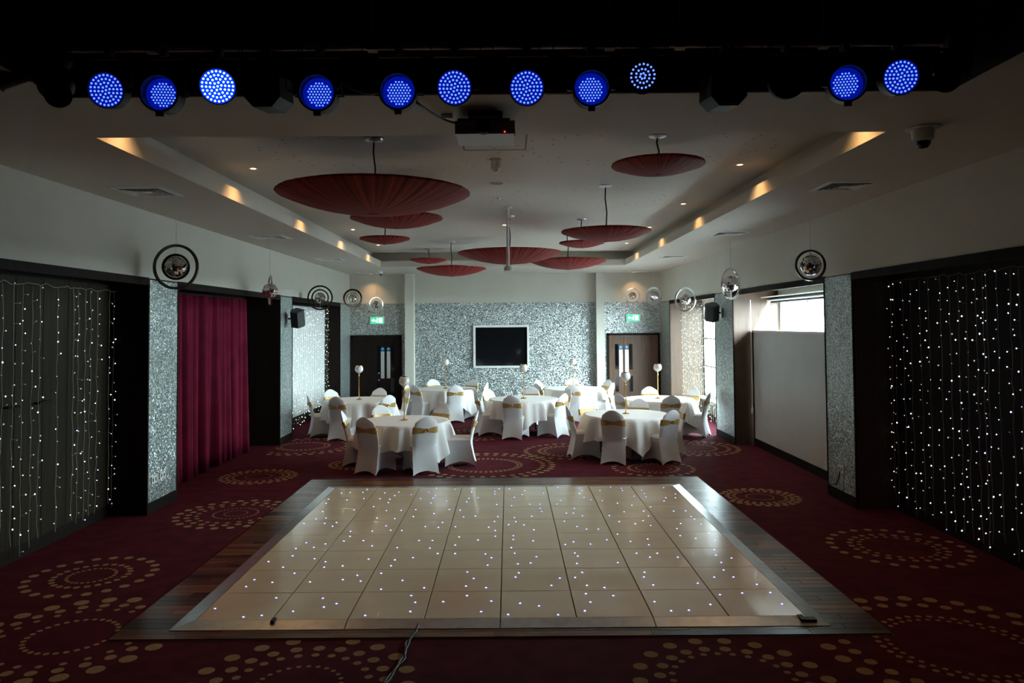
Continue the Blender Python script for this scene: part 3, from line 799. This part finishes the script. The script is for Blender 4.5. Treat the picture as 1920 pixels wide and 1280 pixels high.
profile_spot(-2.82 + .02, 3.9, -60, 'black spot partly out of view at the extreme left')
def sag(p, q, s_, n=14):
    return [(lerp(p[0], q[0], i / n), lerp(p[1], q[1], i / n), lerp(p[2], q[2], i / n) - s_ * 4 * (i / n) * (1 - i / n)) for i in range(n + 1)]
for (a, b2, s_, lab) in (((-1.32, 4.5, 3.78), (-1.0, 4.5, 3.80), .05, 'black cable looping between the left lanterns'),
                         ((-1.0, 4.5, 3.83), (-.66, 4.5, 3.80), .06, 'black cable looping left of the projector feed'),
                         ((-.55, 4.5, 3.70), (-.30, 5.25, 3.76), .03, 'black cable feeding the ceiling projector')):
    tag(MB().tube(sag(a, b2, s_), .008, 6).build('rig_cable', 'cable', None, True), lab, 'cable', 'cables on the bar')

# ------------------------------------------------------------------ projector
pj = empty('projector', (-.15, 5.25, S)); tag(pj, 'white projector hung under the ceiling by a black bracket', 'projector')
zb, zt = -.175, -.085
MB().bbox(-.20, .20, -.14, .20, zb, zt, .006).build('body', 'white_plastic', pj)
MB().box(-.205, .205, -.15, -.138, zb + .002, zt).build('front_panel', 'grey_metal', pj)
MB().cyl((-.01, -.175, zb + .05), (-.01, -.14, zb + .05), .05, .055, 20).build('lens', 'black_plastic', pj, True, 40)
MB().cyl((.135, -.153, zb + .012), (.135, -.15, zb + .012), .005, n=8).build('status_light', 'led_red', pj)
MB().box(-.12, .12, -.08, .12, -.03, 0).box(-.11, -.09, -.05, .09, zt, -.03).box(.09, .11, -.05, .09, zt, -.03).box(-.19, .17, -.1, .13, zt, zt + .03).build('bracket', 'black_metal', pj)
MB().tube(sag((-.2, .0, -.1), (-.1, .05, -.02), .03), .006, 6).tube(sag((.2, .0, -.13), (.205, .08, -.09), .03), .005, 6).build('lead', 'cable', pj, True)
MB().box(-.31, -.23, -.02, .04, -.03, 0).build('junction_box', 'white_plastic', pj)

# ------------------------------------------------------------------ ceiling fittings
def downlight(x, y, z, power, label, cone=125, blend=1.0):
    r_ = empty('downlight', (x, y, z)); tag(r_, label, 'downlight', 'recessed downlights')
    MB().lathe([(.032, -.002), (.05, -.004), (.055, 0), (.034, 0)], 20).build('bezel', 'white_plastic', r_, True, 40)
    MB().cyl((0, 0, -.0015), (0, 0, 0), .032, n=16).build('lamp', 'lamp_warm', r_)
    ld = bpy.data.lights.new('downlight_beam', 'SPOT'); ld.energy = power; ld.color = WARM; ld.spot_size = R(cone); ld.spot_blend = blend; ld.shadow_soft_size = .035
    lo = bpy.data.objects.new('downlight_beam', ld); col.objects.link(lo); lo.parent = r_; lo.location = (0, 0, -.01)
ORD = ('first', 'second', 'third', 'fourth', 'fifth')
for i, y in enumerate((6.15, 8.75, 11.6, 14.4, 17.2)):
    downlight(-2.97, y, ZC, DOWN_W, '%s warm downlight from the stage along the curtain side coffer edge' % ORD[i])
    downlight(2.72, y, ZC, DOWN_W, '%s warm downlight from the stage along the window side coffer edge' % ORD[i])
downlight(-3.9, 21.42, S, WASH_W, 'warm downlight washing the wall over the dark double door', 110)
downlight(3.58, 21.42, S, WASH_W, 'warm downlight washing the wall over the brown double door', 110)
downlight(-.06, 13.9, ZC, DOWN_W, 'warm downlight in mid coffer near the white pole')

def vent(x, y, label):
    r_ = empty('ceiling_vent', (x, y, S)); tag(r_, label, 'vent', 'square ceiling air vents')
    MB().box(-.22, .22, -.22, .22, -.001, 0).build('backing', 'black_plastic', r_)
    def ring(a, b2, za, zb_, nm):
        mb = MB(); vs = []
        for (h, z) in ((a, za), (b2, zb_), (b2, zb_ - .004), (a, za - .004)):
            vs += [(-h, -h, z), (h, -h, z), (h, h, z), (-h, h, z)]
        fs = [(k * 4 + i, k * 4 + (i + 1) % 4, ((k + 1) % 4) * 4 + (i + 1) % 4, ((k + 1) % 4) * 4 + i) for k in range(4) for i in range(4)]
        mb.add(vs, fs).build(nm, 'white_plastic', r_)
    ring(.285, .22, 0, -.006, 'frame')
    for h in (.19, .145, .10): ring(h, h - .018, -.012, -.002, 'louvre')
    MB().box(-.055, .055, -.055, .055, -.012, -.008).build('louvre', 'white_plastic', r_)
for i, y in enumerate((8.15, 12.4, 16.6, 20.95)):
    vent(-3.92, y, '%s square air vent from the stage in the curtain side ceiling' % ORD[i])
    vent(3.66, y, '%s square air vent from the stage in the window side ceiling' % ORD[i])
def dome_camera(x, y, s_, label):
    r_ = empty('dome_camera', (x, y, S)); tag(r_, label, 'camera', 'ceiling dome cameras')
    MB().lathe([(0, 0), (.13 * s_, 0), (.13 * s_, -.012 * s_), (.085 * s_, -.02 * s_), (.08 * s_, -.1 * s_), (.06 * s_, -.115 * s_), (0, -.115 * s_)], 24).build('housing', 'white_plastic', r_, True, 40)
    MB().lathe([(.06 * s_, -.11 * s_), (.055 * s_, -.14 * s_), (.035 * s_, -.165 * s_), (0, -.172 * s_)], 20).build('dome', 'screen_glass', r_, True)
dome_camera(3.17, 5.7, .95, 'white dome camera on the ceiling near the stage, window side')
dome_camera(-3.43, 20.3, .7, 'small white dome camera on the ceiling above the dark double door')
sd = empty('smoke_detector', (-.13, 8.35, ZC)); tag(sd, 'white smoke detector hanging behind the projector', 'detector')
MB().lathe([(0, 0), (.07, 0), (.07, -.02), (.055, -.03), (.055, -.09), (.06, -.1), (.045, -.125), (0, -.125)], 20).build('housing', 'white_plastic', sd, True, 40)
MB().lathe([(.035, -.124), (.03, -.15), (0, -.155)], 14).build('sensor', 'brushed', sd, True)
cs = empty('ceiling_speaker', (-.14, 9.8, ZC)); tag(cs, 'flush round speaker grille in the coffer ceiling', 'speaker')
MB().lathe([(.09, 0), (.105, -.004), (.108, 0)], 28).build('rim', 'white_plastic', cs, True)
MB().cyl((0, 0, -.003), (0, 0, 0), .09, n=24).build('grille', 'grey_metal', cs)
tag(MB().lathe([(0, 0), (.03, 0), (.03, -.015), (.018, -.03), (0, -.03)], 12, (-.13, 10.9, ZC)).build('sprinkler_head', 'brushed', None, True, 40), 'tiny sprinkler head beyond the round ceiling grille', 'sprinkler')
po = empty('ceiling_pole', (0.0, 11.8, ZC)); tag(po, 'long white drop pole with a small device at its foot', 'pole')
MB().lathe([(0, 0), (.075, 0), (.07, -.012), (.03, -.03)], 20).build('ceiling_plate', 'white_plastic', po, True, 40)
MB().cyl((0, 0, 0), (0, 0, -.94), .024, n=14).build('tube', 'white_plastic', po, True, 40)
MB().lathe([(0, -.92), (.035, -.92), (.06, -.95), (.065, -.99), (.05, -1.01), (0, -1.015)], 16).build('device', 'brushed', po, True, 40)

# ------------------------------------------------------------------ red pendant discs
def pendant(x, y, z, rad, label):
    r_ = empty('pendant_shade', (x, y, z)); tag(r_, label, 'pendant lamp', 'red pleated disc pendants')
    h1, h2 = rad * .10, rad * .215
    n = 96; rn2 = random.Random(int(x * 100) + int(y * 10))
    rip = [1 + rn2.uniform(-.006, .006) for _ in range(n)]
    prof = [(.06, -h2), (.16, -h2 * .985), (.38, -h2 * .88), (.58, -h2 * .70), (.76, -h2 * .47), (.90, -h2 * .22), (.985, -.012), (1.0, 0)]
    prof += [(.985, .012), (.8, h1 * .32), (.45, h1 * .72), (.12, h1), (.05, h1)]
    mb = MB(); vs = []
    for (q, zz) in prof:
        for i in range(n):
            a = 2 * PI * i / n; k = rip[i] if q > .6 else 1
            vs.append((rad * q * k * math.cos(a), rad * q * k * math.sin(a), zz))
    k_ = len(prof)
    mb.add(vs, [(j * n + i, j * n + (i + 1) % n, (j + 1) * n + (i + 1) % n, (j + 1) * n + i) for j in range(k_ - 1) for i in range(n)])
    mb.build('shade', 'shade_fabric', r_, True)
    MB().lathe([(0, -h2 - .01), (.05 * rad, -h2 - .008), (.075 * rad, -h2 + .004), (.05 * rad, -h2 + .012)], 24).build('finial', 'shade_fabric', r_, True)
    top = ZC - z
    MB().tube([(0, 0, h1 - .02), (.012, 0, h1 + (top - h1) * .35), (-.008, 0, h1 + (top - h1) * .7), (0, 0, top - .02)], .009, 6).build('flex', 'cable', r_, True)
    MB().lathe([(0, top), (.09, top), (.085, top - .012), (.02, top - .03), (0, top - .03)], 24).build('canopy', 'brushed', r_, True, 40)
PEND = [(-1.32, 7.42, 3.66, .95, 'largest red pleated disc pendant, nearest on the left'),
        (-1.38, 9.35, 3.69, .575, 'medium red disc pendant tucked behind the largest one'),
        (-1.95, 11.9, 3.73, .395, 'small red disc pendant third in line behind the largest'),
        (-1.92, 18.2, 3.94, .45, 'small farthest red disc pendant above the left back corner'),
        (-1.25, 16.6, 3.60, .77, 'wide low red disc pendant, farthest left of the white pole'),
        (.03, 12.75, 3.57, .885, 'wide red disc pendant hanging just behind the white pole'),
        (1.48, 7.35, 3.91, .455, 'small high red disc pendant, nearest on the right'),
        (1.31, 10.0, 3.58, .60, 'medium red disc pendant in the middle of the right side'),
        (1.30, 13.2, 3.78, .40, 'small red disc pendant behind the medium one on the right'),
        (1.16, 14.6, 3.58, .75, 'wide far red disc pendant right of the white pole')]
for q in PEND: pendant(*q)

# ------------------------------------------------------------------ hanging mirror balls
def ball_mesh(r, nu=30, nv=18):
    rn2 = random.Random(1); mb = MB()
    def P_(i, j): 
        th = PI * j / nv; a = 2 * PI * i / nu; return Vector((r * math.sin(th) * math.cos(a), r * math.sin(th) * math.sin(a), r * math.cos(th)))
    mb.lathe([(r * .985 * math.sin(PI * j / nv), r * .985 * math.cos(PI * j / nv)) for j in range(nv + 1)], nu, mi=1)
    for j in range(1, nv - 1):
        for i in range(nu):
            q = [P_(i + .07, j + .07), P_(i + .93, j + .07), P_(i + .93, j + .93), P_(i + .07, j + .93)]
            nrm = (q[0] + q[2]).normalized(); t = Vector((rn2.uniform(-1, 1), rn2.uniform(-1, 1), rn2.uniform(-1, 1))) * .22
            c = sum(q, Vector()) / 4
            mb.add([p + nrm * ((p - c).dot(t)) for p in q], [(0, 1, 2, 3)])
    return mb.mesh('mirror_ball', ['mirror', 'grey_metal'])
BALL = ball_mesh(1.0)
def orb(x, y, z, rings, rb, yaw, label, dark=False):
    r_ = empty('mirror_ball_ornament', (x, y, z), R(yaw)); tag(r_, label, 'ornament', 'mirror balls in rings')
    b_ = link('mirror_ball', BALL, r_); b_.scale = (rb, rb, rb)
    for k, (ra, wd, tilt) in enumerate(rings):
        o = MB().lathe([(ra - wd, -.010), (ra, -.014), (ra, .014), (ra - wd, .010)], 56, closed=True).build('ring', 'silver_shaded' if dark else 'silver', r_, True, 30)
        o.rotation_euler = (PI / 2, 0, R(tilt))
    MB().cyl((0, 0, rb), (0, 0, S - z), .004, n=6).cyl((0, 0, -rb), (0, 0, -rings[0][0] + .01), .004, n=6).build('wire', 'brushed', r_)
ORB = [((329, 500), -4.15, [(.285, .034, 0), (.165, .03, 12)], .128, 0, 1, 'dark double-ringed mirror ball nearest the curtain, largest'),
       ((506, 545), -4.15, [(.275, .034, 0)], .130, -66, 0, 'mirror ball with ring seen edge-on beside the velvet curtain alcove'),
       ((600, 558), -4.15, [(.275, .034, 0), (.19, .03, 0)], .115, 8, 1, 'double-ringed mirror ball before the white light curtain'),
       ((661, 559), -4.1, [(.25, .05, 0), (.165, .02, 0)], .11, 10, 0, 'ringed mirror ball near the back corner, curtain side'),
       ((705, 571), -3.70, [(.215, .02, 0)], .11, 37, 0, 'slim-ringed mirror ball above the exit sign, curtain side'),
       ((1521, 497), 3.98, [(.205, .030, 0)], .135, 0, 1, 'dark ringed mirror ball nearest on the window side'),
       ((1371, 532), 4.0, [(.285, .034, 0)], .145, 40, 0, 'ringed mirror ball turned half away before the blackout board'),
       ((1285, 561), 4.0, [(.28, .040, 0)], .125, -48, 0, 'ringed mirror ball shining before the tall bright window'),
       ((1226, 555), 3.95, [(.25, .05, 0)], .13, -46, 0, 'ringed mirror ball near the back corner, window side'),
       ((1186, 554), 3.50, [(.22, .03, 0)], .10, 4, 0, 'round-ringed mirror ball above the brown double door')]
for (px, X, rings, rb, yaw, dk, lab) in ORB:
    y = X * FPX / (px[0] - 953); z = 2.35 + (609 - px[1] - .00785 * (px[0] - 953)) * y / FPX
    orb(X, y, z, rings, rb, yaw, lab, dk)

# ------------------------------------------------------------------ banquet chairs
def back_x(z):      # lean of the back
    return -.20 - .125 * max(0, (z - .44) / .48) ** 1.15 if z > .44 else -.20 - .085 * ((.44 - z) / .44) ** 1.4
def make_chair():
    root = empty('banquet_chair')
    # skirted lower cover with scooped hems
    mb = MB()
    top = [(-.188, -.195), (.215, -.215), (.215, .215), (-.188, .195)]
    bot = [(-.285, -.215), (.235, -.225), (.235, .225), (-.285, .215)]
    for s_ in range(4):
        a, b2, c, d_ = top[s_], top[(s_ + 1) % 4], bot[s_], bot[(s_ + 1) % 4]
        scoop = (.075, .075, .075, .055)[s_]; pull = (.06, .05, .06, .035)[s_]
        nx, ny_ = {0: (0, 1), 1: (-1, 0), 2: (0, -1), 3: (1, 0)}[s_]
        def fn(u, v):
            k = math.sin(PI * u) ** .9 if 0 < u < 1 else 0
            x = lerp(lerp(a[0], b2[0], u), lerp(c[0], d_[0], u), v ** 1.3); y = lerp(lerp(a[1], b2[1], u), lerp(c[1], d_[1], u), v ** 1.3)
            z = lerp(.44, .004 + scoop * k, v)
            if s_ == 3: x -= .036 * k ** .6 * (1 - v)
            return (x + nx * pull * k * v ** .8, y + ny_ * pull * k * v ** .8, z)
        mb.grid(fn, 10, 8)
    mb.build('skirt', 'white_cover', root, True, 50)
    def seat(u, v):
        c = 2 * u - 1; t = 2 * v - 1
        e = max(abs(c), abs(t)); dome = .035 * (1 - e ** 5)
        x = .005 + .222 * t; hw = lerp(.198, .220, v)
        return (x, hw * c, .438 + dome + (.012 if e < .99 else 0))
    mb = MB().grid(seat, 14, 14)
    mb.build('seat', 'white_cover', root, True)
    th = .05
    def outline(c, t):
        zt = .915 - .088 * max(0, (abs(c) - .12) / .88) ** 1.45
        z = .43 + t * (zt - .43)
        hw = .195 + .012 * math.sin(PI * min(1, t / .8)) - .022 * max(0, (t - .72) / .28) ** 2
        return c * hw, z
    mb = MB()
    N, Mv = 14, 18
    def fr(u, v):
        c = 2 * u - 1; y, z = outline(c, v); e = max(abs(c), v)
        return (back_x(z) + th * .5 * (1 - .9 * e ** 7) + .015 * c * c, y, z)
    def bk(u, v):
        c = 2 * u - 1; y, z = outline(c, v); e = max(abs(c), v)
        return (back_x(z) - th * .5 * (1 - .9 * e ** 7) + .012 * c * c, y, z)
    mb.grid(fr, N, Mv).grid(bk, N, Mv)
    # closing edge
    ring = [(i / N, 1.0) for i in range(N + 1)]
    side0 = [(0.0, j / Mv) for j in range(Mv + 1)]; side1 = [(1.0, j / Mv) for j in range(Mv + 1)]
    for path in (ring, side0, side1):
        vs = [fr(*q) for q in path] + [bk(*q) for q in path]; k = len(path)
        mb.add(vs, [(i, i + 1, k + i + 1, k + i) for i in range(k - 1)])
    o = mb.mesh('backrest', 'white_cover', True)
    link('backrest', o, root)
    # gold sash wrapped round the back, pinched at the buckle behind
    mb = MB()
    z_s = .70
    def loop(h):
        pts = []
        for i in range(25):                       # behind
            u = i / 24; c = 2 * u - 1
            pin = 1 - .55 * math.exp(-(c / .42) ** 2)
            z = z_s + h * .052 * pin; t = (z - .43) / (.905 - .43)
            y, _ = outline(c * 1.02, t); x = bk(u, t)[0]
            pts.append((x - .007 - .006 * math.exp(-(c / .2) ** 2), y, z))
        for i in range(13):                       # front
            u = 1 - i / 12; c = 2 * u - 1
            z = z_s + h * .052; t = (z - .43) / (.905 - .43)
            y, _ = outline(c * 1.02, t); pts.append((fr(u, t)[0] + .007, y, z))
        return pts
    loops = [loop(h) for h in (-1, -.5, 0, .5, 1)]
    n = len(loops[0])
    for k in range(4):
        mb.add(loops[k] + loops[k + 1], [(i, (i + 1) % n, n + (i + 1) % n, n + i) for i in range(n)])
    so = mb.build('sash', 'sash_gold', root, True)
    bu = MB(); R0, r0 = .026, .006
    bu.grid(lambda u, v: ((R0 + r0 * math.cos(2 * PI * v)) * 0 - r0 * math.sin(2 * PI * v), (R0 + r0 * math.cos(2 * PI * v)) * math.cos(2 * PI * u), (R0 + r0 * math.cos(2 * PI * v)) * math.sin(2 * PI * u)), 16, 6)
    b_ = bu.build('buckle', 'gold', so, True); b_.location = (back_x(.70) - .042, 0, .70)
    for (x, y, xt) in ((.2, .185, .18), (.2, -.185, .18), (-.25, .18, -.165), (-.25, -.18, -.165)):
        MB().cyl((x, y, 0), (xt, y * .9, .42), .012, n=6).build('leg', 'black_metal', root)
    return root
# ------------------------------------------------------------------ tables, cloths, candle holders
def make_table():
    t = empty('round_table')
    MB().lathe([(0, .70), (.745, .70), (.75, .705), (.75, .735), (.745, .74), (0, .74)], 48).build('top', 'board_white', t, True, 40)
    for s_ in (-1, 1):
        for q in (-1, 1):
            MB().cyl((.42 * s_, .33 * q, .0), (.36 * s_, .30 * q, .70), .016, n=8).build('leg', 'black_metal', t)
        MB().cyl((.40 * s_, -.32, .12), (.40 * s_, .32, .12), .012, n=8).build('cross_bar', 'black_metal', t)
    return t
def cloth_mesh(seed):
    rn2 = random.Random(seed); n = 144
    ph = [rn2.uniform(0, 6.28) for _ in range(5)]
    def drop(a):
        c = (abs(math.cos(2 * a)))          # corners at 45 degrees
        return .38 + .24 * (1 - c) ** 1.6
    def wave(a):
        return .72 * (.5 + .5 * math.cos(14 * a + ph[0] + 1.1 * math.sin(3 * a + ph[1]))) ** 2.2 + .28 * (.5 + .5 * math.cos(23 * a + ph[2])) ** 2
    rings = []
    for r_ in (.15, .4, .62, .72): rings.append([(r_ * math.cos(2 * PI * i / n), r_ * math.sin(2 * PI * i / n), .746) for i in range(n)])
    for k in range(0, 11):
        t = k / 10; row = []
        for i in range(n):
            a = 2 * PI * i / n
            if t == 0: rr, z = .753, .745
            else:
                rr = .757 + t ** .7 * (.008 + .165 * wave(a)) + .05 * t * (1 - abs(math.cos(2 * a))) ** 2
                rr = max(rr, .752); z = .742 - drop(a) * t
            row.append((rr * math.cos(a), rr * math.sin(a), z))
        rings.append(row)
    mb = MB(); vs = [q for r_ in rings for q in r_]; vs.append((0, 0, .746))
    fs = [(j * n + i, j * n + (i + 1) % n, (j + 1) * n + (i + 1) % n, (j + 1) * n + i) for j in range(len(rings) - 1) for i in range(n)]
    fs += [(i, (i + 1) % n, len(vs) - 1) for i in range(n)]
    return mb.add(vs, fs).mesh('tablecloth', 'cloth', True)
def make_candle():
    r_ = empty('candle_holder')
    MB().lathe([(0, 0), (.062, 0), (.066, .006), (.055, .014), (.02, .022), (.012, .04), (0, .04)], 24).build('base', 'gold', r_, True, 40)
    MB().lathe([(.009, .03), (.009, .50), (.016, .515), (.009, .53), (.012, .565), (.03, .585), (.0, .586)], 14).build('stem', 'gold', r_, True, 40)
    MB().lathe([(0, .584), (.045, .59), (.078, .62), (.09, .66), (.082, .705), (.066, .735), (.060, .735), (.075, .70), (.082, .66), (.07, .625), (.04, .6), (0, .595)], 28).build('bowl', 'crystal', r_, True)
    MB().lathe([(.060, .733), (.067, .733), (.067, .741), (.060, .741)], 28, closed=True).build('rim', 'gold', r_, True, 40)
    return r_
proto_chair, proto_table, proto_candle = make_chair(), make_table(), make_candle()
used = set()
def inst(proto):
    if proto.name not in used:
        used.add(proto.name); return proto
    return copy_tree(proto)
# table name, x, y, first chair angle, {chair angle index: radius}
TABLES = [('front left table', -1.78, 12.85, -120, {1: .74, 0: .74, 5: .76, 2: .93}),
          ('table before the white light curtain', -3.27, 16.5, -103, {}),
          ('back table left of the screen', -1.61, 19.25, -130, {}),
          ('middle table under the screen', .32, 16.5, -102, {}),
          ('back table right of the screen', 1.62, 19.1, -93, {}),
          ('front right table', 2.09, 13.55, -112, {0: .68}),
          ('table beside the bright window', 3.2, 16.25, -88, {})]
def side(a):
    a = (a + 360) % 360          # 270 = towards the stage
    names = [(270, 'near side'), (300, 'near right side'), (330, 'right near side'), (0, 'right side'), (30, 'far right side'), (60, 'far right side'),
             (90, 'far side'), (120, 'far left side'), (150, 'far left side'), (180, 'left side'), (210, 'near left side'), (240, 'near left side')]
    best = min(names, key=lambda q: abs((a - q[0] + 180) % 360 - 180))
    return best[1].replace('right near', 'near right')
rn = random.Random(31)
for ti, (nm, tx, ty, a0, radii) in enumerate(TABLES):
    rot = rn.uniform(-.3, .3) + R(45) * (ti % 2) * .4
    t = inst(proto_table); t.location = (tx, ty, 0); t.rotation_euler = (0, 0, rot)
    tag(t, 'round banquet table hidden under the cloth, %s' % nm, 'table', 'round banquet tables')
    c = link('tablecloth', cloth_mesh(ti + 40), None); c.location = (tx, ty, 0); c.rotation_euler = (0, 0, rot + R(20))
    tag(c, 'white draped tablecloth on the %s' % nm, 'tablecloth', 'white tablecloths')
    k = inst(proto_candle); k.location = (tx, ty, .746)
    tag(k, 'tall gold crystal-globe candle holder on the %s' % nm, 'candle holder', 'globe candle holders')
    seen = {}
    angs = [a0 + 60 * i for i in range(6)]
    names = [side(a) for a in angs]
    full = []
    for i, a in enumerate(angs):
        s_ = names[i]
        if names.count(s_) > 1:
            j = names.index(s_); other = [q for q in range(6) if names[q] == s_ and q != i][0]
            s_ += ', ' + ('nearer' if math.sin(R(a)) < math.sin(R(angs[other])) else 'farther') + ' one,'
        full.append(s_)
    for i, a in enumerate(angs):
        rr = radii.get(i, .78) + rn.uniform(-.015, .015); aa = R(a + rn.uniform(-2, 2))
        ch = inst(proto_chair); ch.location = (tx + rr * math.cos(aa), ty + rr * math.sin(aa), 0)
        ch.rotation_euler = (0, 0, aa + PI + R(rn.uniform(-6, 6)))
        tag(ch, 'white-covered chair, gold sash, %s of %s' % (full[i], nm), 'chair', 'covered banquet chairs')
